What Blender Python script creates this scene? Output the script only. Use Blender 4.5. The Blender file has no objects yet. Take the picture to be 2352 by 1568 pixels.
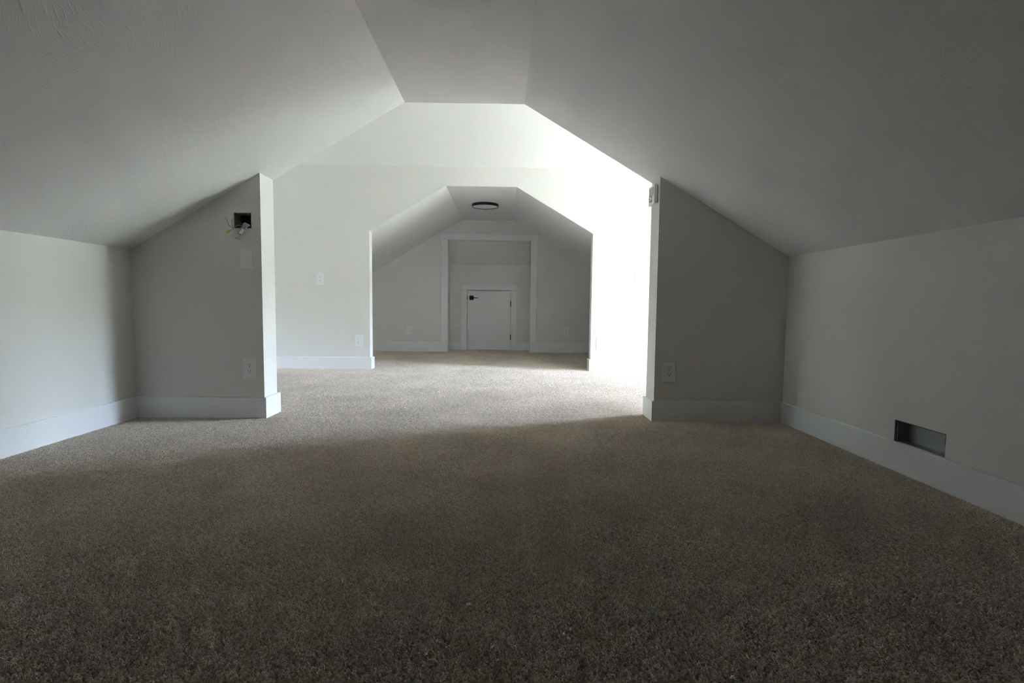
import bpy, bmesh, math, random
import numpy as np
from mathutils import Vector, Matrix

random.seed(7)
rng = np.random.default_rng(7)
scene = bpy.context.scene
col = scene.collection

# ------------------------------------------------------------------ camera
cam_data = bpy.data.cameras.new('camera')
cam = bpy.data.objects.new('camera', cam_data)
col.objects.link(cam)
scene.camera = cam
F_PX, PITCH, YAW, ROLL = 1200.0, math.radians(-3.9509), math.radians(0.8067), math.radians(0.6159)
cam_data.sensor_fit = 'HORIZONTAL'
cam_data.sensor_width = 36.0
cam_data.lens = 36.0 * F_PX / 2352.0
cam_data.clip_start = 0.02
fw = Vector((math.sin(YAW) * math.cos(PITCH), math.cos(YAW) * math.cos(PITCH), math.sin(PITCH)))
rt = Vector((math.cos(YAW), -math.sin(YAW), 0))
up = rt.cross(fw)
r2 = rt * math.cos(ROLL) + up * math.sin(ROLL)
u2 = -rt * math.sin(ROLL) + up * math.cos(ROLL)
M = Matrix((r2, u2, -fw)).transposed().to_4x4()
M.translation = Vector((0, 0, 0.69))
cam.matrix_world = M

# ------------------------------------------------------------------ sky, sun, exposure
world = bpy.data.worlds.new('world')
scene.world = world
world.use_nodes = True
wn = world.node_tree
wn.nodes.clear()
w_out = wn.nodes.new('ShaderNodeOutputWorld')
w_bg = wn.nodes.new('ShaderNodeBackground')
w_geo = wn.nodes.new('ShaderNodeNewGeometry')
w_sep = wn.nodes.new('ShaderNodeSeparateXYZ')
w_ramp = wn.nodes.new('ShaderNodeValToRGB')
w_neg = wn.nodes.new('ShaderNodeMath')
w_neg.operation = 'ABSOLUTE'
w_ramp.color_ramp.elements[0].position = 0.0
w_ramp.color_ramp.elements[0].color = (0.67, 0.83, 1.18, 1)      # pale horizon
w_ramp.color_ramp.elements[1].position = 1.0
w_ramp.color_ramp.elements[1].color = (0.36, 0.48, 0.80, 1)      # bluer zenith
wn.links.new(w_geo.outputs['Incoming'], w_sep.inputs[0])
wn.links.new(w_sep.outputs['Z'], w_neg.inputs[0])
wn.links.new(w_neg.outputs[0], w_ramp.inputs[0])
wn.links.new(w_ramp.outputs[0], w_bg.inputs['Color'])
SKY_STRENGTH = 215.0
w_bg.inputs['Strength'].default_value = SKY_STRENGTH
wn.links.new(w_bg.outputs[0], w_out.inputs[0])
world.cycles.sampling_method = 'AUTOMATIC'

sun_data = bpy.data.lights.new('sun', 'SUN')
sun_data.energy = 470.0
sun_data.angle = math.radians(0.53)
sun_data.color = (1.0, 0.97, 0.92)
sun = bpy.data.objects.new('sun', sun_data)
col.objects.link(sun)
sun.rotation_euler = Vector((-math.cos(math.radians(45)), 0.10, -math.sin(math.radians(45)))).to_track_quat('-Z', 'Y').to_euler()   # shines in at the east gable window

vs = scene.view_settings
vs.view_transform = 'Standard'
vs.look = 'None'
vs.exposure = 0.24
vs.gamma = 1.0
vs.use_curve_mapping = False
scene.cycles.max_bounces = 9
scene.cycles.diffuse_bounces = 8
scene.cycles.transparent_max_bounces = 12
scene.cycles.sample_clamp_indirect = 20.0

# ------------------------------------------------------------------ measures (metres, camera above the origin)
XL, XR = -2.1735, 1.6724          # knee walls
Y0, YP = -4.20, 3.0847            # wall behind the camera, first partition
T1 = 0.1715
OL, OR = -1.4191, 0.8957          # first opening
ZC, XA, XB = 1.906, -0.6174, 0.1081   # flat strip of the ceiling
ML, MR = 0.5883, 0.5833           # roof pitch
YC0, YF = YP + T1, 5.4734         # cross room
T2 = 0.108
OL2, OR2 = -1.408, 0.9058         # second opening
YF1, YB = YF + T2, 7.60           # far room
ZX = 2.100                        # cross room ceiling
XW, XE = -5.60, 4.10              # cross room gable ends
BH, BT = 0.131, 0.015             # baseboard
WIN_E = (4.05, 4.95, 0.55, 2.15)
WIN_W = (4.10, 4.74, 0.90, 1.64)

def zs(x):
    if x < XA: return ZC - ML * (XA - x)
    if x > XB: return ZC - MR * (x - XB)
    return ZC

# ------------------------------------------------------------------ materials
def new_mat(name):
    m = bpy.data.materials.new(name)
    m.use_nodes = True
    nt = m.node_tree
    return m, nt, nt.nodes['Principled BSDF']

def N(nt, typ, **kw):
    n = nt.nodes.new(typ)
    for k, v in kw.items(): setattr(n, k, v)
    return n

def plain(name, color, rough=0.5, metal=0.0, noise=0.0, nscale=40.0):
    m, nt, b = new_mat(name)
    b.inputs['Roughness'].default_value = rough
    b.inputs['Metallic'].default_value = metal
    tc = N(nt, 'ShaderNodeTexCoord'); no = N(nt, 'ShaderNodeTexNoise')
    no.inputs['Scale'].default_value = nscale
    mx = N(nt, 'ShaderNodeMix', data_type='RGBA')
    nt.links.new(tc.outputs['Object'], no.inputs['Vector'])
    nt.links.new(no.outputs['Fac'], mx.inputs[0])
    mx.inputs[6].default_value = tuple(c * (1 - noise) for c in color) + (1,)
    mx.inputs[7].default_value = tuple(min(1, c * (1 + noise)) for c in color) + (1,)
    nt.links.new(mx.outputs[2], b.inputs['Base Color'])
    return m

def mat_wall():
    m, nt, b = new_mat('greige_wall_paint')
    b.inputs['Base Color'].default_value = (0.735, 0.713, 0.675, 1)
    b.inputs['Roughness'].default_value = 0.62
    b.inputs['Specular IOR Level'].default_value = 0.3
    tc = N(nt, 'ShaderNodeTexCoord')
    n1 = N(nt, 'ShaderNodeTexNoise'); n1.inputs['Scale'].default_value = 160; n1.inputs['Detail'].default_value = 2
    n2 = N(nt, 'ShaderNodeTexNoise'); n2.inputs['Scale'].default_value = 4; n2.inputs['Detail'].default_value = 2
    ad = N(nt, 'ShaderNodeMath', operation='MULTIPLY_ADD')
    nt.links.new(tc.outputs['Object'], n1.inputs['Vector']); nt.links.new(tc.outputs['Object'], n2.inputs['Vector'])
    nt.links.new(n2.outputs['Fac'], ad.inputs[0]); ad.inputs[1].default_value = 6.0
    nt.links.new(n1.outputs['Fac'], ad.inputs[2])
    bp = N(nt, 'ShaderNodeBump'); bp.inputs['Strength'].default_value = 0.12; bp.inputs['Distance'].default_value = 0.0015
    nt.links.new(ad.outputs[0], bp.inputs['Height']); nt.links.new(bp.outputs[0], b.inputs['Normal'])
    return m

def mat_ceiling():
    """white ceiling with a hand-brushed texture: patches of parallel strokes, each patch in its own direction"""
    m, nt, b = new_mat('brushed_ceiling_paint')
    b.inputs['Base Color'].default_value = (0.84, 0.835, 0.82, 1)
    b.inputs['Roughness'].default_value = 0.75
    b.inputs['Specular IOR Level'].default_value = 0.2
    tc = N(nt, 'ShaderNodeTexCoord')
    def layer(seed, cells, across, along):
        off = N(nt, 'ShaderNodeVectorMath', operation='ADD'); off.inputs[1].default_value = (seed * 3.7, seed * 1.9, 0)
        nt.links.new(tc.outputs['Object'], off.inputs[0])
        flat = N(nt, 'ShaderNodeVectorMath', operation='MULTIPLY'); flat.inputs[1].default_value = (1.15, 1, 0)
        nt.links.new(off.outputs[0], flat.inputs[0])
        wob = N(nt, 'ShaderNodeTexNoise'); wob.inputs['Scale'].default_value = 5.0; wob.inputs['Detail'].default_value = 1
        nt.links.new(flat.outputs[0], wob.inputs['Vector'])
        wsub = N(nt, 'ShaderNodeVectorMath', operation='SUBTRACT'); wsub.inputs[1].default_value = (.5, .5, .5)
        nt.links.new(wob.outputs['Color'], wsub.inputs[0])
        wsc = N(nt, 'ShaderNodeVectorMath', operation='SCALE'); wsc.inputs['Scale'].default_value = 0.055
        nt.links.new(wsub.outputs[0], wsc.inputs[0])
        p = N(nt, 'ShaderNodeVectorMath', operation='ADD')
        nt.links.new(flat.outputs[0], p.inputs[0]); nt.links.new(wsc.outputs[0], p.inputs[1])
        vo = N(nt, 'ShaderNodeTexVoronoi', voronoi_dimensions='2D'); vo.inputs['Scale'].default_value = cells
        nt.links.new(p.outputs[0], vo.inputs['Vector'])
        sc = N(nt, 'ShaderNodeSeparateColor'); nt.links.new(vo.outputs['Color'], sc.inputs[0])
        an = N(nt, 'ShaderNodeMath', operation='MULTIPLY'); an.inputs[1].default_value = 3.1416
        nt.links.new(sc.outputs[0], an.inputs[0])
        ro = N(nt, 'ShaderNodeVectorRotate', rotation_type='Z_AXIS')
        nt.links.new(p.outputs[0], ro.inputs['Vector']); nt.links.new(an.outputs[0], ro.inputs['Angle'])
        st = N(nt, 'ShaderNodeVectorMath', operation='MULTIPLY'); st.inputs[1].default_value = (along, across, 1)
        nt.links.new(ro.outputs[0], st.inputs[0])
        no = N(nt, 'ShaderNodeTexNoise'); no.inputs['Scale'].default_value = 1.0; no.inputs['Detail'].default_value = 2.0
        no.inputs['Roughness'].default_value = 0.6
        nt.links.new(st.outputs[0], no.inputs['Vector'])
        mr = N(nt, 'ShaderNodeMapRange', interpolation_type='SMOOTHSTEP')
        mr.inputs['From Min'].default_value = 0.50; mr.inputs['From Max'].default_value = 0.72
        nt.links.new(no.outputs['Fac'], mr.inputs['Value'])
        # strokes fade towards the rim of their patch, some patches are nearly smooth
        fd = N(nt, 'ShaderNodeMapRange', interpolation_type='SMOOTHSTEP')
        fd.inputs['From Min'].default_value = 0.75; fd.inputs['From Max'].default_value = 0.30
        nt.links.new(vo.outputs['Distance'], fd.inputs['Value'])
        m1 = N(nt, 'ShaderNodeMath', operation='MULTIPLY'); nt.links.new(mr.outputs[0], m1.inputs[0]); nt.links.new(fd.outputs[0], m1.inputs[1])
        m2 = N(nt, 'ShaderNodeMath', operation='MULTIPLY'); nt.links.new(m1.outputs[0], m2.inputs[0]); nt.links.new(sc.outputs[1], m2.inputs[1])
        return m2
    a = layer(0.0, 3.2, 150, 11); c = layer(1.0, 4.1, 185, 14)
    ad = N(nt, 'ShaderNodeMath', operation='ADD')
    nt.links.new(a.outputs[0], ad.inputs[0]); nt.links.new(c.outputs[0], ad.inputs[1])
    fine = N(nt, 'ShaderNodeTexNoise'); fine.inputs['Scale'].default_value = 130; fine.inputs['Detail'].default_value = 2
    nt.links.new(tc.outputs['Object'], fine.inputs['Vector'])
    fm = N(nt, 'ShaderNodeMath', operation='MULTIPLY_ADD'); fm.inputs[1].default_value = 0.10
    nt.links.new(fine.outputs['Fac'], fm.inputs[0]); nt.links.new(ad.outputs[0], fm.inputs[2])
    bp = N(nt, 'ShaderNodeBump'); bp.inputs['Strength'].default_value = 0.5; bp.inputs['Distance'].default_value = 0.0020
    nt.links.new(fm.outputs[0], bp.inputs['Height']); nt.links.new(bp.outputs[0], b.inputs['Normal'])
    return m

def mat_carpet(pile):
    m, nt, b = new_mat('taupe_carpet_pile' if pile else 'taupe_carpet_backing')
    b.inputs['Roughness'].default_value = 0.95
    b.inputs['Specular IOR Level'].default_value = 0.08
    tc = N(nt, 'ShaderNodeNewGeometry')
    big = N(nt, 'ShaderNodeTexNoise'); big.inputs['Scale'].default_value = 2.2; big.inputs['Detail'].default_value = 4
    big.inputs['Roughness'].default_value = 0.62
    nt.links.new(tc.outputs['Position'], big.inputs['Vector'])
    if pile:
        at = N(nt, 'ShaderNodeAttribute', attribute_type='GEOMETRY', attribute_name='tint')
        fac = at.outputs['Fac']
    else:
        sm = N(nt, 'ShaderNodeTexNoise'); sm.inputs['Scale'].default_value = 180
        nt.links.new(tc.outputs['Position'], sm.inputs['Vector'])
        fac = sm.outputs['Fac']
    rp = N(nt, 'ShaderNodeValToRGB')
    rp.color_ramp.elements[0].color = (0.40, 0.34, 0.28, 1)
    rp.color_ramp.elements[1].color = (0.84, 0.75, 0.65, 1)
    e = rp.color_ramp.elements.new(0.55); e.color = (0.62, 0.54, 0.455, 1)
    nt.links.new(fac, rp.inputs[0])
    mr = N(nt, 'ShaderNodeMapRange'); mr.inputs['From Min'].default_value = 0.3; mr.inputs['From Max'].default_value = 0.7
    mr.inputs['To Min'].default_value = 0.88; mr.inputs['To Max'].default_value = 1.12
    nt.links.new(big.outputs['Fac'], mr.inputs['Value'])
    mu = N(nt, 'ShaderNodeMix', data_type='RGBA', blend_type='MULTIPLY'); mu.inputs[0].default_value = 1
    nt.links.new(rp.outputs[0], mu.inputs[6]); nt.links.new(mr.outputs[0], mu.inputs[7])
    nt.links.new(mu.outputs[2], b.inputs['Base Color'])
    return m

def mat_clear(name, tint, opac):
    m, nt, b = new_mat(name)
    b.inputs['Base Color'].default_value = tint + (1,)
    b.inputs['Roughness'].default_value = 0.12
    tr = N(nt, 'ShaderNodeBsdfTransparent')
    mx = N(nt, 'ShaderNodeMixShader'); mx.inputs[0].default_value = opac
    nt.links.new(tr.outputs[0], mx.inputs[1]); nt.links.new(b.outputs[0], mx.inputs[2])
    nt.links.new(mx.outputs[0], nt.nodes['Material Output'].inputs[0])
    return m

def mat_pane():
    m, nt, b = new_mat('window_glass')
    tr = N(nt, 'ShaderNodeBsdfTransparent'); tr.inputs[0].default_value = (0.95, 0.97, 0.96, 1)
    gl = N(nt, 'ShaderNodeBsdfGlossy'); gl.inputs['Roughness'].default_value = 0.02
    mx = N(nt, 'ShaderNodeMixShader'); mx.inputs[0].default_value = 0.04
    nt.links.new(tr.outputs[0], mx.inputs[1]); nt.links.new(gl.outputs[0], mx.inputs[2])
    nt.links.new(mx.outputs[0], nt.nodes['Material Output'].inputs[0])
    return m

WALL = mat_wall()
CEIL = mat_ceiling()
TRIM = plain('white_trim_paint', (0.80, 0.80, 0.79), 0.38, 0, 0.01, 6)
PLATE = plain('white_plastic', (0.80, 0.80, 0.79), 0.35, 0, 0.01, 30)
SLOT = plain('dark_slot_and_gap', (0.03, 0.03, 0.03), 0.6, 0, 0.1)  # outlet slots, also the shaded gaps at thermostat and duct
BLACK = plain('matte_black_metal', (0.012, 0.011, 0.011), 0.5, 0.0, 0.1)
DIFF = plain('frosted_diffuser', (0.82, 0.82, 0.81), 0.5, 0, 0.01, 10)
GALV = plain('galvanized_steel', (0.30, 0.31, 0.31), 0.42, 0.85, 0.18, 28)
GALV_E = plain('bright_steel_edge', (0.50, 0.50, 0.50), 0.35, 0.3, 0.1)
BOXP = plain('grey_box_plastic', (0.20, 0.21, 0.195), 0.5, 0, 0.08)
SHADEDBOX = plain('shaded_box_plastic', (0.012, 0.013, 0.016), 0.5, 0, 0.1)
WIRE_W = plain('pale_wire_insulation', (0.52, 0.51, 0.47), 0.4, 0, 0.05)
WIRE_G = plain('grey_wire_insulation', (0.17, 0.165, 0.15), 0.45, 0.2, 0.05)
NUT = plain('yellow_wire_nut', (0.62, 0.42, 0.06), 0.45, 0, 0.06)
CLEAR = mat_clear('clear_plastic', (0.62, 0.64, 0.64), 0.45)
LABELW = plain('pale_paper_label', (0.72, 0.72, 0.70), 0.7, 0, 0.03)
SCRAP = plain('white_scrap', (0.90, 0.90, 0.90), 0.6, 0, 0.02)
SCREEN = plain('grey_lcd', (0.42, 0.44, 0.41), 0.2, 0, 0.03)
BUTTON = plain('grey_button', (0.20, 0.20, 0.22), 0.5, 0, 0.05)
GROUND = plain('summer_grass', (0.15, 0.16, 0.11), 0.95, 0, 0.35, 0.6)
PANE = mat_pane()
CARPET = mat_carpet(False)
PILE = mat_carpet(True)

# ------------------------------------------------------------------ mesh helpers
def bx(bm, x0, x1, y0, y1, z0, z1):
    v = [bm.verts.new(p) for p in ((x0,y0,z0),(x1,y0,z0),(x1,y1,z0),(x0,y1,z0),(x0,y0,z1),(x1,y0,z1),(x1,y1,z1),(x0,y1,z1))]
    for f in ((0,3,2,1),(4,5,6,7),(0,1,5,4),(1,2,6,5),(2,3,7,6),(3,0,4,7)): bm.faces.new([v[i] for i in f])
    return v

def prism(bm, pts, y0, y1):
    """polygon in x/z, drawn out along y"""
    a = [bm.verts.new((x, y0, z)) for x, z in pts]; b = [bm.verts.new((x, y1, z)) for x, z in pts]
    bm.faces.new(a); bm.faces.new(list(reversed(b)))
    n = len(pts)
    for i in range(n): bm.faces.new((a[i], b[i], b[(i+1) % n], a[(i+1) % n]))

def prism_x(bm, pts, x0, x1):
    a = [bm.verts.new((x0, y, z)) for y, z in pts]; b = [bm.verts.new((x1, y, z)) for y, z in pts]
    bm.faces.new(a); bm.faces.new(list(reversed(b)))
    n = len(pts)
    for i in range(n): bm.faces.new((a[i], b[i], b[(i+1) % n], a[(i+1) % n]))

def tube(bm, pts, r, n=8, cap=True):
    pts = [Vector(p) for p in pts]; rings = []
    rad = r if isinstance(r, (list, tuple)) else [r] * len(pts)
    for i, p in enumerate(pts):
        d = (pts[min(i+1, len(pts)-1)] - pts[max(i-1, 0)]).normalized()
        s = d.cross(Vector((0, 0, 1)) if abs(d.z) < 0.9 else Vector((1, 0, 0))).normalized(); t = d.cross(s)
        rings.append([bm.verts.new(p + (s * math.cos(2*math.pi*k/n) + t * math.sin(2*math.pi*k/n)) * rad[i]) for k in range(n)])
    for a, b in zip(rings, rings[1:]):
        for k in range(n): bm.faces.new((a[k], a[(k+1) % n], b[(k+1) % n], b[k]))
    if cap: bm.faces.new(list(reversed(rings[0]))); bm.faces.new(rings[-1])

def curve_pts(ctrl, k=6):
    c = [Vector(p) for p in ctrl]; out = []
    c = [c[0]*2 - c[1]] + c + [c[-1]*2 - c[-2]]
    for i in range(1, len(c)-2):
        for j in range(k):
            t = j / k
            out.append(0.5*((2*c[i]) + (c[i+1]-c[i-1])*t + (2*c[i-1]-5*c[i]+4*c[i+1]-c[i+2])*t*t + (-c[i-1]+3*c[i]-3*c[i+1]+c[i+2])*t**3))
    out.append(c[-2]); return out

def lathe(bm, prof, n=48):
    """profile of (radius, z) turned about z"""
    rings = []
    for r, z in prof:
        rings.append([bm.verts.new((r*math.cos(2*math.pi*k/n), r*math.sin(2*math.pi*k/n), z)) for k in range(n)] if r > 1e-6 else [bm.verts.new((0, 0, z))])
    for a, b in zip(rings, rings[1:]):
        for k in range(n):
            q = (k+1) % n
            if len(a) == 1 and len(b) > 1: bm.faces.new((a[0], b[q], b[k]))
            elif len(b) == 1 and len(a) > 1: bm.faces.new((a[k], a[q], b[0]))
            elif len(a) > 1: bm.faces.new((a[k], a[q], b[q], b[k]))

def bevel(bm, w, seg=2):
    bmesh.ops.recalc_face_normals(bm, faces=bm.faces[:])
    ed = [e for e in bm.edges if len(e.link_faces) == 2 and e.calc_face_angle(0) > 0.5]
    bmesh.ops.bevel(bm, geom=ed, offset=w, segments=seg, affect='EDGES', profile=0.6)

def obj(name, bm, mat, parent=None, smooth=False, loc=None, rot=None, fix=True):
    if fix: bmesh.ops.recalc_face_normals(bm, faces=bm.faces[:])
    me = bpy.data.meshes.new(name); bm.to_mesh(me); bm.free()
    me.materials.append(mat)
    if smooth:
        for p in me.polygons: p.use_smooth = True
    o = bpy.data.objects.new(name, me); col.objects.link(o)
    if parent: o.parent = parent
    if loc: o.location = loc
    if rot: o.rotation_euler = rot
    return o

def struct(name, bm, mat):
    o = obj(name, bm, mat); o['kind'] = 'structure'; return o

def tag(o, label, cat, group=None):
    o['label'] = label; o['category'] = cat
    if group: o['group'] = group
    return o

def empty(name, loc=(0, 0, 0), rot=(0, 0, 0), structure=False):
    o = bpy.data.objects.new(name, None); o.empty_display_size = 0.05
    col.objects.link(o); o.location = loc; o.rotation_euler = rot
    if structure: o['kind'] = 'structure'
    return o

# ------------------------------------------------------------------ setting: floor, walls, ceilings
bm = bmesh.new(); bx(bm, XW - .15, XE + .15, Y0 - .12, YB + 0.6, -0.12, 0.0)
floor = struct('floor', bm, CARPET)

# terrain outside: lawn round the house, unseen grassy hillsides added beyond both gables to block low sky
bm = bmesh.new(); HX = [-95, -75, -60] + [-48 + 3*i for i in range(13)] + [-9, 0, 8, 14] + [14 + 3*i for i in range(1, 13)] + [60, 75, 95]; HY = [-80 + 8*i for i in range(21)]
def hill(x, y):
    t = min(1, max(0, (x - 14) / 34.0)); t = t*t*(3 - 2*t)
    w = min(1, max(0, (-x - 9) / 24.0)); w = w*w*(3 - 2*w)
    return -3.5 + 11.8 * w + 14.6 * t + 0.35 * math.sin(.23*y + .11*x) * t
gv = [[bm.verts.new((x, y, hill(x, y))) for y in HY] for x in HX]
for i in range(len(HX) - 1):
    for j in range(len(HY) - 1): bm.faces.new((gv[i][j], gv[i+1][j], gv[i+1][j+1], gv[i][j+1]))
struct('ground', bm, GROUND)

# the knee walls of the near room; the right one has a duct opening just above the baseboard
bm = bmesh.new(); bx(bm, XL - .12, XL, Y0, YP + .02, 0, zs(XL) + .06)
struct('wall_left', bm, WALL)
DV = (1.9235, 2.1835, BH - 0.004, 0.2215)
bm = bmesh.new(); zt = zs(XR) + .06
bx(bm, XR, XR + .12, Y0, DV[0], 0, zt); bx(bm, XR, XR + .12, DV[1], YP + .02, 0, zt)
bx(bm, XR, XR + .12, DV[0], DV[1], 0, DV[2]); bx(bm, XR, XR + .12, DV[0], DV[1], DV[3], zt)
struct('wall_right', bm, WALL)
bm = bmesh.new(); bx(bm, XL - .12, XR + .12, Y0 - .12, Y0, 0, 2.25)
struct('wall_back', bm, WALL)

# first partition: stub walls on both sides of the opening
JB = (-1.5735, -1.4735, 1.1188, 1.2085)
bm = bmesh.new()
yb_ = YP + 0.085
bx(bm, XW, JB[0], YP, yb_, 0, 2.12); bx(bm, JB[1], OL, YP, yb_, 0, 2.12)
bx(bm, JB[0], JB[1], YP, yb_, 0, JB[2]); bx(bm, JB[0], JB[1], YP, yb_, JB[3], 2.12)
bx(bm, XW, OL, yb_, YC0, 0, 2.12)
bx(bm, OR, XE, YP, YC0, 0, 2.12)
d = 0.10
prism(bm, [(OL, zs(OL)+d), (XA, ZC+d), (XB, ZC+d), (OR, zs(OR)+d), (OR, 2.12), (OL, 2.12)], YP, YC0 - .003)
prism(bm, [(OL, zs(OL)), (XA, ZC), (XB, ZC), (OR, zs(OR)), (OR, 2.12), (OL, 2.12)], YC0 - .003, YC0)
struct('wall_front', bm, WALL)

# second partition
bm = bmesh.new()
bx(bm, XW, OL2, YF, YF1, 0, 2.12); bx(bm, OR2, XE, YF, YF1, 0, 2.12)
prism(bm, [(OL2, zs(OL2)+d), (XA, ZC+d), (XB, ZC+d), (OR2, zs(OR2)+d), (OR2, 2.12), (OL2, 2.12)], YF + .003, YF1)
prism(bm, [(OL2, zs(OL2)), (XA, ZC), (XB, ZC), (OR2, zs(OR2)), (OR2, 2.12), (OL2, 2.12)], YF, YF + .003)
struct('wall_far', bm, WALL)

def ceiling_profile(bm, x0, x1, y0, y1, t=0.10):
    prism(bm, [(x0, zs(x0)), (XA, ZC), (XB, ZC), (x1, zs(x1)), (x1, zs(x1)+t), (XB, ZC+t), (XA, ZC+t), (x0, zs(x0)+t)], y0, y1)

bm = bmesh.new()
ceiling_profile(bm, XL - .2, XR + .2, Y0 - .1, YP + .01)
ceiling_profile(bm, OL, OR, YP + .01, YC0 - .003)
struct('ceiling', bm, CEIL)
YM = (YC0 + YF) / 2; MX = 0.587; ZR = ZX + MX * (YM - YC0)      # ridge of the cross gable
def zx(y): return ZR - MX * abs(y - YM)
bm = bmesh.new()
prism_x(bm, [(YP + .03, zx(YP + .03)), (YM, ZR), (YF1 - .02, zx(YF1 - .02)), (YF1 - .02, zx(YF1 - .02) + .14), (YM, ZR + .14), (YP + .03, zx(YP + .03) + .14)], XW - .15, XE + .15)
struct('ceiling', bm, CEIL)
bm = bmesh.new()
ceiling_profile(bm, OL2, OR2, YF + .003, YF1 - .01)
ceiling_profile(bm, XL - .2, XR + .2, YF1 - .01, YB + .02)
struct('ceiling', bm, CEIL)

# far room: knee walls and end wall with the framed recess
bm = bmesh.new(); bx(bm, XL - .12, XL, YF1 - .02, YB + .02, 0, zs(XL) + .06); struct('wall_far_left', bm, WALL)
bm = bmesh.new(); bx(bm, XR, XR + .12, YF1 - .02, YB + .02, 0, zs(XR) + .06); struct('wall_far_right', bm, WALL)
RX0, RX1, RZ, RYB, RZB = -0.836, 0.376, 1.640, 7.93, 1.267
bm = bmesh.new()
bx(bm, XL - .12, RX0, YB, YB + .12, 0, 2.1); bx(bm, RX1, XR + .12, YB, YB + .12, 0, 2.1); bx(bm, RX0, RX1, YB, YB + .12, RZ, 2.1)
struct('wall_end', bm, WALL)
DX0, DX1, DZ = -0.573, 0.090, 0.915            # access door hole
bm = bmesh.new()
bx(bm, RX0 - .1, RX0, YB + .10, RYB + .1, 0, RZ + .2); bx(bm, RX1, RX1 + .1, YB + .10, RYB + .1, 0, RZ + .2)
bx(bm, RX0, DX0, RYB, RYB + .08, 0, 1.5); bx(bm, DX1, RX1, RYB, RYB + .08, 0, 1.5); bx(bm, DX0, DX1, RYB, RYB + .08, DZ, 1.5)
bx(bm, RX0, RX1, RYB + .08, RYB + .12, 0, 1.6)
struct('wall_recess', bm, WALL)
bm = bmesh.new()
v = [bm.verts.new(p) for p in ((RX0 - .05, YB + .06, RZ + .035), (RX1 + .05, YB + .06, RZ + .035), (RX1 + .05, RYB + .06, RZB - .06), (RX0 - .05, RYB + .06, RZB - .06))]
w = [bm.verts.new(q.co + Vector((0, 0.05, 0.10))) for q in v]
bm.faces.new(v); bm.faces.new(list(reversed(w)))
for i in range(4): bm.faces.new((v[i], w[i], w[(i+1) % 4], v[(i+1) % 4]))
struct('ceiling', bm, WALL)

# gable ends of the cross room, each with a window opening
def gable_end(name, x0, x1, win):
    y0, y1, z0, z1 = win; bm = bmesh.new()
    e = .05
    prism_x(bm, [(YP, 0), (y0, 0), (y0, zx(y0) + e), (YP, zx(YP) + e)], x0, x1)
    prism_x(bm, [(y1, 0), (YF1, 0), (YF1, zx(YF1) + e), (y1, zx(y1) + e)], x0, x1)
    bx(bm, x0, x1, y0, y1, 0, z0)
    prism_x(bm, [(y0, z1), (y1, z1), (y1, zx(y1) + e), (YM, ZR + e), (y0, zx(y0) + e)], x0, x1)
    struct(name, bm, WALL)
gable_end('wall_east', XE, XE + .15, WIN_E)
gable_end('wall_west', XW - .15, XW, WIN_W)

def window(name, xin, sgn, win):
    """sgn +1: outside lies towards +x"""
    y0, y1, z0, z1 = win
    w = empty(name, (xin, (y0+y1)/2, z0), structure=True)
    cy = (y0+y1)/2; h = z1 - z0; hw = (y1-y0)/2
    def xb(bm, a, b, *r): bx(bm, min(sgn*a, sgn*b), max(sgn*a, sgn*b), *r)
    bm = bmesh.new(); f = 0.045
    xb(bm, .05, .13, -hw, -hw+f, 0, h); xb(bm, .05, .13, hw-f, hw, 0, h); xb(bm, .05, .13, -hw+f, hw-f, 0, f); xb(bm, .05, .13, -hw+f, hw-f, h-f, h)
    obj('window_frame', bm, TRIM, w)
    for a, b, xo in ((f, h/2 + .02, .07), (h/2 - .02, h - f, .10)):
        s = .035; bm = bmesh.new()
        xb(bm, xo, xo+.025, -hw+f, -hw+f+s, a, b); xb(bm, xo, xo+.025, hw-f-s, hw-f, a, b)
        xb(bm, xo, xo+.025, -hw+f+s, hw-f-s, a, a+s); xb(bm, xo, xo+.025, -hw+f+s, hw-f-s, b-s, b)
        so = obj('sash', bm, TRIM, w)
        bm = bmesh.new(); xb(bm, xo+.010, xo+.014, -hw+f+s, hw-f-s, a+s, b-s)
        obj('pane', bm, PANE, so)
    bm = bmesh.new(); c = .085; t = -.018
    xb(bm, t, 0, -hw-c, -hw, 0, h); xb(bm, t, 0, hw, hw+c, 0, h); xb(bm, t, 0, -hw-c-.01, hw+c+.01, h, h+c); xb(bm, t, 0, -hw-c, hw+c, -c-.02, -.02)
    obj('casing', bm, TRIM, w)
    bm = bmesh.new(); xb(bm, -.05, .05, -hw-c-.015, hw+c+.015, -.02, 0)
    obj('window_sill', bm, TRIM, w)
    # sampling aid for the sky seen through this opening
    ld = bpy.data.lights.new(name + '_portal', 'AREA'); ld.shape = 'RECTANGLE'; ld.size = h; ld.size_y = y1 - y0
    ld.cycles.is_portal = True
    lo = bpy.data.objects.new(name + '_portal', ld); col.objects.link(lo)
    lo.location = (xin + sgn*.15, cy, (z0+z1)/2); lo.rotation_euler = (0, sgn*math.pi/2, 0)
window('window_1', XE, 1, WIN_E)
window('window_2', XW, -1, WIN_W)

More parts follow.
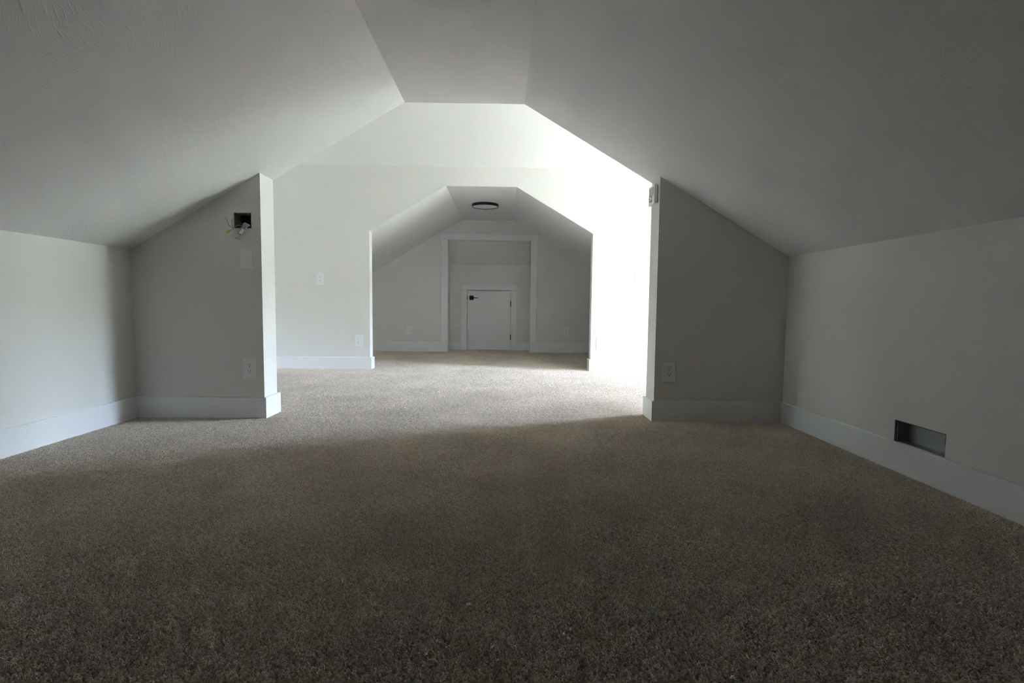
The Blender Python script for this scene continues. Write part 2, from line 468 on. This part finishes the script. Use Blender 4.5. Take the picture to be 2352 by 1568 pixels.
# ------------------------------------------------------------------ baseboards
def baseboard(name, boxes, h=BH):
    bm = bmesh.new()
    for x0, x1, y0, y1 in boxes:
        b2 = bmesh.new(); bx(b2, x0, x1, y0, y1, 0.0, h)
        tops = [e for e in b2.edges if all(v.co.z > h - 1e-6 for v in e.verts)]
        bmesh.ops.bevel(b2, geom=tops, offset=0.0025, segments=2, affect='EDGES')
        tmp = bpy.data.meshes.new('t'); b2.to_mesh(tmp); b2.free(); bm.from_mesh(tmp); bpy.data.meshes.remove(tmp)
    return struct(name, bm, TRIM)
baseboard('baseboard_left', [(XL, XL + BT, Y0, YP)])
baseboard('baseboard_right', [(XR - BT, XR, Y0, YP)])
baseboard('baseboard_back', [(XL + BT, XR - BT, Y0, Y0 + BT)])
baseboard('baseboard_front_left', [(XL + BT, OL + BT, YP - BT, YP)])
baseboard('baseboard_opening_left', [(OL, OL + BT, YP, YC0 + BT)])
baseboard('baseboard_cross_left', [(XW + BT, OL, YC0, YC0 + BT)])
baseboard('baseboard_front_right', [(OR - BT, XR - BT, YP - BT, YP)])
baseboard('baseboard_opening_right', [(OR - BT, OR, YP, YC0 + BT)])
baseboard('baseboard_cross_right', [(OR, XE - BT, YC0, YC0 + BT)])
baseboard('baseboard_far_left', [(XW + BT, OL2 + BT, YF - BT, YF)])
baseboard('baseboard_far_opening_left', [(OL2, OL2 + BT, YF, YF1 + BT)])
baseboard('baseboard_far_right', [(OR2 - BT, XE - BT, YF - BT, YF)])
baseboard('baseboard_far_opening_right', [(OR2 - BT, OR2, YF, YF1 + BT)])
baseboard('baseboard_west', [(XW, XW + BT, YC0, YF)])
baseboard('baseboard_east', [(XE - BT, XE, YC0, YF)])
baseboard('baseboard_room_left', [(XL, XL + BT, YF1, YB)], .145)
baseboard('baseboard_room_right', [(XR - BT, XR, YF1, YB)], .145)
baseboard('baseboard_end_left', [(XL + BT, -.925, YB - BT, YB)], .150)
baseboard('baseboard_end_right', [(.455, XR - BT, YB - BT, YB)], .150)
baseboard('baseboard_recess_left', [(RX0, -.659, RYB - BT, RYB)], .125)
baseboard('baseboard_recess_right', [(.176, RX1, RYB - BT, RYB)], .125)

# ------------------------------------------------------------------ framed recess and access door
trim = empty('trim_1', ((RX0+RX1)/2, YB, 0), structure=True)
tx, ty = (RX0+RX1)/2, YB
for a, b in ((-.925, -.828), (.367, .455)):
    bm = bmesh.new(); bx(bm, a - tx, b - tx, -.018, 0, 0, 1.618); bevel(bm, .0015, 1)
    obj('casing_leg', bm, TRIM, trim)
bm = bmesh.new(); prism(bm, [(x - tx, z) for x, z in ((-.934, 1.618), (.468, 1.618), (.468, 1.672), (.437, 1.694), (-.886, 1.702), (-.934, 1.674))], -.022, 0)
obj('casing_header', bm, TRIM, trim)
for a, b in ((RX0, -.828), (.367, RX1)):
    bm = bmesh.new(); bx(bm, a - tx, b - tx, 0, .12, 0, 1.63); obj('jamb', bm, TRIM, trim)
bm = bmesh.new(); bx(bm, RX0 - tx, RX1 - tx, 0, .10, 1.618, 1.63); obj('head_jamb', bm, TRIM, trim)

trim2 = empty('trim_2', ((DX0+DX1)/2, RYB, 0), structure=True)
dx = (DX0+DX1)/2
for a, b in ((-.659, -.576), (.093, .176)):
    bm = bmesh.new(); bx(bm, a - dx, b - dx, -.016, 0, 0, DZ); bevel(bm, .0015, 1); obj('casing_leg', bm, TRIM, trim2)
bm = bmesh.new(); bx(bm, -.665 - dx, .182 - dx, -.020, 0, DZ, .992); bevel(bm, .0015, 1); obj('casing_header', bm, TRIM, trim2)
bm = bmesh.new()
bx(bm, DX0 - dx, DX0 - dx + .002, 0, .06, 0, DZ); bx(bm, DX1 - dx - .002, DX1 - dx, 0, .06, 0, DZ); bx(bm, DX0 - dx, DX1 - dx, .045, .06, 0, DZ)
obj('door_stop', bm, TRIM, trim2)

bm = bmesh.new(); bx(bm, -.3255, .3255, -.0175, .0175, 0.014, .906); bevel(bm, .0015, 1)
door = obj('door_1', bm, TRIM, loc=(dx, RYB + .0135, 0)); door['kind'] = 'structure'
bm = bmesh.new(); bx(bm, -.032, .032, -.008, 0, -.032, .032); bevel(bm, .0015, 1)
tube(bm, [(0, -.008, 0), (0, -.040, 0)], .010, 12)
hd = obj('handle', bm, BLACK, door, loc=(-.507 - dx, -.0175, .797)); hd['label'] = 'black square rose of the lever handle'
bm = bmesh.new(); bx(bm, -.008, .096, -.050, -.038, -.0065, .0065); bevel(bm, .002, 2)
lv = obj('lever', bm, BLACK, hd); lv['label'] = 'slim black door lever'
for z in (.7135, .2085):
    bm = bmesh.new(); tube(bm, [(0, 0, -.042), (0, 0, .042)], .0065, 10); bx(bm, -.004, .004, 0, .004, -.042, .042)
    hi = obj('hinge', bm, BLACK, door, loc=(.3275, -.019, z)); hi['label'] = 'black door hinge'
bm = bmesh.new(); bx(bm, -.0045, .0035, -.003, .004, -.024, .024)
sp = obj('latch_plate', bm, BLACK, door, loc=(-.328, -.016, .797)); sp['label'] = 'black latch plate at the door edge'

# ------------------------------------------------------------------ wall plates
def plate_mesh(w, h, t, bev=.0022):
    bm = bmesh.new(); bx(bm, -w/2, w/2, -t, 0, -h/2, h/2); bevel(bm, bev, 2); return bm

proto = {}
def outlet(loc, label, w=.079, h=.1235, rot=0.0):
    """duplex receptacle; local -y faces the room"""
    o = empty('wall_outlet', loc, (0, 0, rot)); tag(o, label, 'outlet', 'white wall outlets')
    if not proto:
        me = {}
        def grab(bm, mat, nm):
            bmesh.ops.recalc_face_normals(bm, faces=bm.faces[:]); m = bpy.data.meshes.new(nm); bm.to_mesh(m); bm.free(); m.materials.append(mat); return m
        proto['plate'] = grab(plate_mesh(w, h, .0060), PLATE, 'cover_plate')
        b = bmesh.new(); bx(b, -.0165, .0165, -.0072, -.0035, -.0335, .0335); bevel(b, .0012, 2)
        proto['rec'] = grab(b, PLATE, 'receptacle')
        b = bmesh.new(); bx(b, -.0011, .0011, -.0076, -.0066, -.0040, .0040); proto['slot'] = grab(b, SLOT, 'slot')
        b = bmesh.new(); tube(b, [(0, -.0066, 0), (0, -.0076, 0)], .0028, 12); proto['hole'] = grab(b, SLOT, 'ground_hole')
    def put(nm, me, par, loc=(0, 0, 0)):
        q = bpy.data.objects.new(nm, me); col.objects.link(q); q.parent = par; q.location = loc; return q
    put('cover_plate', proto['plate'], o); r = put('receptacle', proto['rec'], o)
    for s in (-1, 1):
        zc = s * .0185
        put('slot', proto['slot'], r, (-.0064, 0, zc + .0045)); put('slot', proto['slot'], r, (.0064, 0, zc + .0045)); put('ground_hole', proto['hole'], r, (0, 0, zc - .0065))
    return o

outlet((-1.5005, YP, .304), 'white outlet near the floor on the stub wall with the open wire box')
outlet((.9815, YP, .306), 'white outlet near the floor on the stub wall that carries the thermostat')
outlet((-1.9152, YF, .944), 'white outlet set high on the dimmer grey end of the far partition')
outlet((-1.526, YF, .302), 'white outlet low on the far partition beside the opening, away from the glare')
outlet((1.004, YF, .296), 'white outlet low on the glaring white end of the far partition')
outlet((1.392, YF, .985), 'white outlet set high on the glaring white end of the far partition')
outlet((-1.382, YB, .320), 'dim white outlet on the end wall, on the lever-handle side of the low door')
outlet((.896, YB, .315), 'dim white outlet on the end wall, on the hinge side of the low door')

pl = empty('blank_wall_plate', (-1.505, YP, .943)); tag(pl, 'plain white blank wall plate below the open wire box', 'wall plate')
obj('cover_plate', plate_mesh(.069, .1125, .0055), PLATE, pl)
for z in (-.041, .041):
    bm = bmesh.new(); tube(bm, [(0, -.0050, 0), (0, -.0062, 0)], .003, 12); obj('screw', bm, PLATE, pl, loc=(0, 0, z))

# ------------------------------------------------------------------ thermostat on the reveal of the first opening (faces -x)
th = empty('thermostat', (OR, 3.176, 1.357)); tag(th, 'white wall thermostat with small screen on the opening\'s edge', 'thermostat')
bm = bmesh.new(); bx(bm, -.004, 0, -.054, .054, -.050, .050); obj('shadow_gap', bm, SLOT, th)  # dark slab: shadow gap behind the housing put into its colour
bm = bmesh.new(); bx(bm, -.024, -.004, -.061, .061, -.057, .057); bevel(bm, .004, 3); body = obj('housing', bm, PLATE, th)
bm = bmesh.new(); bx(bm, -.0252, -.0235, -.040, .048, -.005, .044); obj('screen_bezel', bm, BUTTON, body)
bm = bmesh.new(); bx(bm, -.0258, -.0245, -.037, .045, -.002, .041); obj('screen', bm, SCREEN, body)
for y, z, a, b_ in ((.040, -.016, .004, .004), (-.006, -.012, .005, .006), (.022, -.034, .005, .005), (-.004, -.034, .006, .009)):
    bm = bmesh.new(); bx(bm, -.0262, -.0235, y - a, y + a, z - b_, z + b_); bevel(bm, .0008, 1); obj('button', bm, BUTTON, body)

# ------------------------------------------------------------------ open electrical box with loose wires
jx, jz = (JB[0]+JB[1])/2, (JB[2]+JB[3])/2
jb = empty('electrical_box', (jx, YP, JB[2])); tag(jb, 'open electrical box in the stub wall with loose wires hanging out', 'electrical box')
hw, hh = (JB[1]-JB[0])/2, JB[3]-JB[2]
bm = bmesh.new(); t = .003
bx(bm, -hw+.0015, -hw+.0015+t, .006, .078, .0015, hh-.0015)
bx(bm, hw-.0015-t, hw-.0015, .006, .078, .0015, hh-.0015); bx(bm, -hw+.005, hw-.005, .006, .078, .0015, .0015+t); bx(bm, -hw+.005, hw-.005, .006, .078, hh-.0015-t, hh-.0015)
obj('box_side', bm, BOXP, jb)
bm = bmesh.new(); bx(bm, -hw+.0015, hw-.0015, .075, .079, .0015, hh-.0015); obj('box_back', bm, SHADEDBOX, jb)  # near-black back: shade inside the box put into the colour
for x in (-.026, .030):
    bm = bmesh.new(); bx(bm, x-.006, x+.006, .003, .008, hh-.012, hh-.002); tube(bm, [(x, .002, hh-.007), (x, .006, hh-.007)], .003, 8); obj('mounting_ear', bm, GALV, jb)
PXM = 3.0847/1200
def jp(u, v, y):      # point in the box's own frame: photo-scale offset from the lower left corner, y out of the wall
    return ((u - 537)*PXM - hw, -y, (524 - v)*PXM)
def wire(pts, r, mat, lab=None):
    bm = bmesh.new(); tube(bm, curve_pts(pts, 6), r, 8); o = obj('wire', bm, mat, jb, smooth=True)
    if lab: o['label'] = lab
    return o
wire([jp(558, 517, -.06), jp(552, 513, -.02), jp(545, 508, .006), jp(536, 505.5, .020)], .0016, WIRE_W, 'pale wire')
wire([jp(536.5, 506, .020), jp(537, 514, .022), jp(537.5, 522, .020), jp(538, 527, .014), jp(534, 529, .018)], .0013, WIRE_G, 'grey wire')
wire([jp(556, 518, -.05), jp(549, 517, .004), jp(544, 521, .016), jp(538, 527, .018), jp(533, 530, .020)], .0017, WIRE_W)
wire([jp(522, 503, .026), jp(526, 506, .026), jp(528, 512, .024), jp(530, 518, .022), jp(536, 524, .018), jp(540, 523, .010), jp(555, 520, -.03)], .0012, WIRE_G)
wire([jp(556, 522, -.03), jp(549, 525.5, .008), jp(543, 526, .012)], .0018, WIRE_W)
bm = bmesh.new()
a_, b_ = Vector(jp(534, 529.5, .020)), Vector(jp(524, 535, .024))
tube(bm, [a_, a_.lerp(b_, .25), a_.lerp(b_, .8), b_], [.0030, .0042, .0050, .0035], 10)
nt_ = obj('wire_nut', bm, NUT, jb); nt_['label'] = 'yellow wire nut'
# clear plastic lever connectors on a hanging bunch of wire
def slab_along(name, p, q, width, depth, mat, parent=jb):
    p, q = Vector(p), Vector(q); L = (q - p).length; dirv = (q - p).normalized()
    side = dirv.cross(Vector((0, 1, 0))).normalized(); nrm = side.cross(dirv)
    bm = bmesh.new(); bx(bm, -width/2, width/2, -depth/2, depth/2, 0, L); bevel(bm, min(width, depth)*.18, 2)
    bm.transform(Matrix((side, nrm, dirv)).transposed().to_4x4()); bm.transform(Matrix.Translation(p))
    return obj(name, bm, mat, parent)
c1 = slab_along('connector', jp(566, 514, .004), jp(553, 540, .020), .026, .012, CLEAR); c1['label'] = 'clear plastic wire connector'
slab_along('connector_label', jp(562, 527, .0225), jp(556, 537, .0285), .0165, .0015, LABELW, c1)
c2 = slab_along('connector', jp(564, 514, .014), jp(574, 519, .012), .0125, .009, CLEAR); c2['label'] = 'clear plastic wire connector'
c3 = slab_along('connector', jp(554, 541, .022), jp(551, 550, .026), .017, .010, CLEAR); c3['label'] = 'clear plastic wire connector'
for pts in ([jp(560, 515, -.04), jp(561, 520, .010), jp(556, 534, .020), jp(552, 546, .024)], [jp(566, 516, -.04), jp(566, 520, .012), jp(562, 534, .018), jp(554, 542, .022)],
            [jp(551, 531, .016), jp(548, 534, .018), jp(547, 538, .020), jp(549, 539, .022)], [jp(552, 547, .026), jp(547, 547, .028), jp(544, 547.5, .028)]):
    wire(pts, .0014, WIRE_G)
for u, v, y in ((568, 519, .020), (567.5, 524, .020), (566, 529.5, .021), (552.5, 546.5, .033)):
    bm = bmesh.new(); bmesh.ops.create_icosphere(bm, subdivisions=2, radius=.0021); bm.transform(Matrix.Translation(Vector(jp(u, v, y)))); o = obj('contact', bm, LABELW, jb, smooth=True)
    o['label'] = 'bright metal contact'

# ------------------------------------------------------------------ bare duct opening in the right knee wall
du = empty('duct_boot', (XR, (DV[0]+DV[1])/2, DV[2])); tag(du, 'bare galvanized duct opening in the knee wall above the baseboard', 'duct')
L, H = DV[1]-DV[0], DV[3]-DV[2]
bm = bmesh.new(); y0, y1 = -L/2 + .006, L/2 - .010; D = .052
bx(bm, .012, D, y0, y0+.0015, .002, H-.004); bx(bm, .006, D, y1-.0015, y1, .002, H-.006)
bx(bm, .012, D, y0, y1, .002, .0035); bx(bm, .012, D, y0, y1, H-.0055, H-.004)
obj('duct_wall', bm, GALV, du)
bm = bmesh.new(); bx(bm, D, D + .0015, y0, y1, .002, H-.004); obj('duct_end', bm, GALV, du)
bm = bmesh.new(); bx(bm, .004, .0052, y1-.0030, y1-.0002, .004, H-.008); lip = obj('lip', bm, GALV_E, du); lip['label'] = 'bright folded metal edge'

bm = bmesh.new(); bx(bm, .0012, .030, y1 + .0005, L/2, .001, H); bx(bm, .0012, .030, -L/2, y0 - .0005, H*.55, H); bx(bm, .0012, .030, -L/2, L/2, H - .0035, H)  # near-black strips stand for the shade in the gap round the boot
gp = obj('gap_shade', bm, SLOT, du); gp['label'] = 'dark strip for the shaded gap round the duct'
# ------------------------------------------------------------------ flush ceiling light in the far room
cl = empty('ceiling_light', (-.252, 6.43, ZC)); tag(cl, 'round flush ceiling light with thin black rim, switched off', 'ceiling light')
R = .160
bm = bmesh.new(); lathe(bm, [(R-.012, 0), (R-.002, 0), (R, -.003), (R, -.030), (R-.002, -.032), (R-.006, -.032), (R-.008, -.030), (R-.008, -.006), (R-.012, 0)], 64)
obj('rim', bm, BLACK, cl, smooth=False)
bm = bmesh.new(); lathe(bm, [(0, -.0285), (R*.6, -.0283), (R-.0085, -.027), (R-.0085, -.004), (0, -.004)], 64); obj('diffuser', bm, DIFF, cl)

# ------------------------------------------------------------------ bits lying on the carpet
bm = bmesh.new(); bx(bm, -.0052, .0052, -.0042, .0042, 0, .0012)
tag(obj('paper_scrap', bm, SCRAP, loc=(-.0765, 1.146, .0105), rot=(math.radians(4), 0, math.radians(12))), 'tiny white rectangular scrap lying on the carpet', 'scrap')
bm = bmesh.new(); tube(bm, curve_pts([(-.006, 0, .001), (-.001, .001, .003), (.005, -.001, .002)]), .0011, 6)
tag(obj('lint_fleck', bm, LABELW, loc=(.8409, 1.3935, .0105)), 'small pale curl of lint on the dark carpet', 'lint')

# ------------------------------------------------------------------ carpet pile: patches of yarn tufts strewn over the floor
PS = 0.066                                   # patch size
def tuft_patch(seed):
    r = np.random.default_rng(seed); V = []; Fc = []; T = []
    n = 16; st = PS / n
    for i in range(n):
        for j in range(n):
            cx = (i + .5 + r.uniform(-.45, .45)) * st - PS/2; cy = (j + .5 + r.uniform(-.45, .45)) * st - PS/2
            tint = float(np.clip(r.normal(.5, .22), 0, 1)); h = r.uniform(.0078, .0100)
            la = r.uniform(0, 2*math.pi); lean = r.uniform(.1, .75)
            for k in range(3):
                a0 = r.uniform(0, 2*math.pi); bxx = cx + .0010*math.cos(a0); byy = cy + .0010*math.sin(a0)
                an = la + r.normal(0, .6); w0 = r.uniform(.0011, .0017); tw = r.uniform(0, 1.57); hh_ = h * r.uniform(.8, 1.1)
                base = len(V)
                for s, (z, w) in enumerate(((0, w0), (.45, w0*1.15), (.82, w0*1.05), (1.0, w0*.45))):
                    off = lean * hh_ * z ** 1.7
                    px, py = bxx + off*math.cos(an + .5*z), byy + off*math.sin(an + .5*z); pz = hh_ * (z - .12*lean*z*z)
                    for q in range(4):
                        ang = tw + q*math.pi/2 + z*1.4
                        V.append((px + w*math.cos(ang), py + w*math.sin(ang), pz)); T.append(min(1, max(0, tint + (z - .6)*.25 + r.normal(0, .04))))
                for s in range(3):
                    for q in range(4):
                        p = base + 4*s + q; p2 = base + 4*s + (q+1) % 4
                        Fc.append((p, p2, p2 + 4, p + 4))
                Fc.append(tuple(base + 12 + q for q in range(4)))
    return V, Fc, T

NV = 10
V, Fc, T, PID = [], [], [], []
for k in range(NV):
    v_, f_, t_ = tuft_patch(100 + k); o0 = len(V)
    V += v_; Fc += [tuple(i + o0 for i in f) for f in f_]; T += t_; PID += [k] * len(v_)
nproto = len(V)
def region(x0, x1, y0, y1):
    xs = np.arange(x0 + PS/2, x1 + PS/2, PS); ys = np.arange(y0 + PS/2, y1 + PS/2, PS)
    return [(float(x), float(y), 0.0) for x in xs for y in ys]
pts = region(XL - .02, XR + .02, Y0, YP) + region(OL - .02, OR + .02, YP, YC0) + region(XW, XE, YC0, YF) + region(OL2 - .02, OR2 + .02, YF, YF1) + region(XL, XR, YF1, YB) + region(RX0, RX1, YB, RYB)
V += pts; T += [0.0] * len(pts); PID += [-1] * len(pts)
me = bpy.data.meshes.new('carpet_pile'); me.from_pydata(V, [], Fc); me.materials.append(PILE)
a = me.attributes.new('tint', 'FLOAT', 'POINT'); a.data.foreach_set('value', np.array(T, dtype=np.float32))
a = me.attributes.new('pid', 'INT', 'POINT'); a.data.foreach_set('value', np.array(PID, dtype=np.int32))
pile = bpy.data.objects.new('carpet_pile', me); col.objects.link(pile); pile['kind'] = 'stuff'
tag(pile, 'taupe cut-pile carpet covering the whole attic floor', 'carpet')

ng = bpy.data.node_groups.new('pile_scatter', 'GeometryNodeTree')
ng.interface.new_socket('Geometry', in_out='INPUT', socket_type='NodeSocketGeometry')
ng.interface.new_socket('Geometry', in_out='OUTPUT', socket_type='NodeSocketGeometry')
gi = ng.nodes.new('NodeGroupInput'); go = ng.nodes.new('NodeGroupOutput')
na = ng.nodes.new('GeometryNodeInputNamedAttribute'); na.data_type = 'INT'; na.inputs['Name'].default_value = 'pid'
cmp_ = ng.nodes.new('FunctionNodeCompare'); cmp_.data_type = 'INT'; cmp_.operation = 'GREATER_EQUAL'
sep = ng.nodes.new('GeometryNodeSeparateGeometry'); sep.domain = 'POINT'
spl = ng.nodes.new('GeometryNodeSplitToInstances'); spl.domain = 'POINT'
mp = ng.nodes.new('GeometryNodeMeshToPoints')
iop = ng.nodes.new('GeometryNodeInstanceOnPoints')
rv = ng.nodes.new('FunctionNodeRandomValue'); rv.data_type = 'INT'
rr = ng.nodes.new('FunctionNodeRandomValue'); rr.data_type = 'INT'
mul = ng.nodes.new('ShaderNodeMath'); mul.operation = 'MULTIPLY'; mul.inputs[1].default_value = math.pi/2
cx_ = ng.nodes.new('ShaderNodeCombineXYZ')
L_ = ng.links.new
nattr = [s for s in na.outputs if s.name == 'Attribute' and s.enabled][0]
ci = [s for s in cmp_.inputs if s.enabled]
L_(nattr, ci[0]); ci[1].default_value = 0
L_(gi.outputs[0], sep.inputs['Geometry']); L_(cmp_.outputs[0], sep.inputs['Selection'])
L_(sep.outputs['Selection'], spl.inputs['Geometry']); L_(nattr, spl.inputs['Group ID'])
L_(sep.outputs['Inverted'], mp.inputs['Mesh']); L_(mp.outputs[0], iop.inputs['Points'])
L_(spl.outputs['Instances'], iop.inputs['Instance']); iop.inputs['Pick Instance'].default_value = True
ri = [s for s in rv.inputs if s.enabled]; ri[0].default_value = 0; ri[1].default_value = NV - 1
L_([s for s in rv.outputs if s.enabled][0], iop.inputs['Instance Index'])
ri = [s for s in rr.inputs if s.enabled]; ri[0].default_value = 0; ri[1].default_value = 3
for s in rr.inputs:
    if s.name == 'Seed': s.default_value = 5
L_([s for s in rr.outputs if s.enabled][0], mul.inputs[0]); L_(mul.outputs[0], cx_.inputs['Z']); L_(cx_.outputs[0], iop.inputs['Rotation'])
L_(iop.outputs[0], go.inputs[0])
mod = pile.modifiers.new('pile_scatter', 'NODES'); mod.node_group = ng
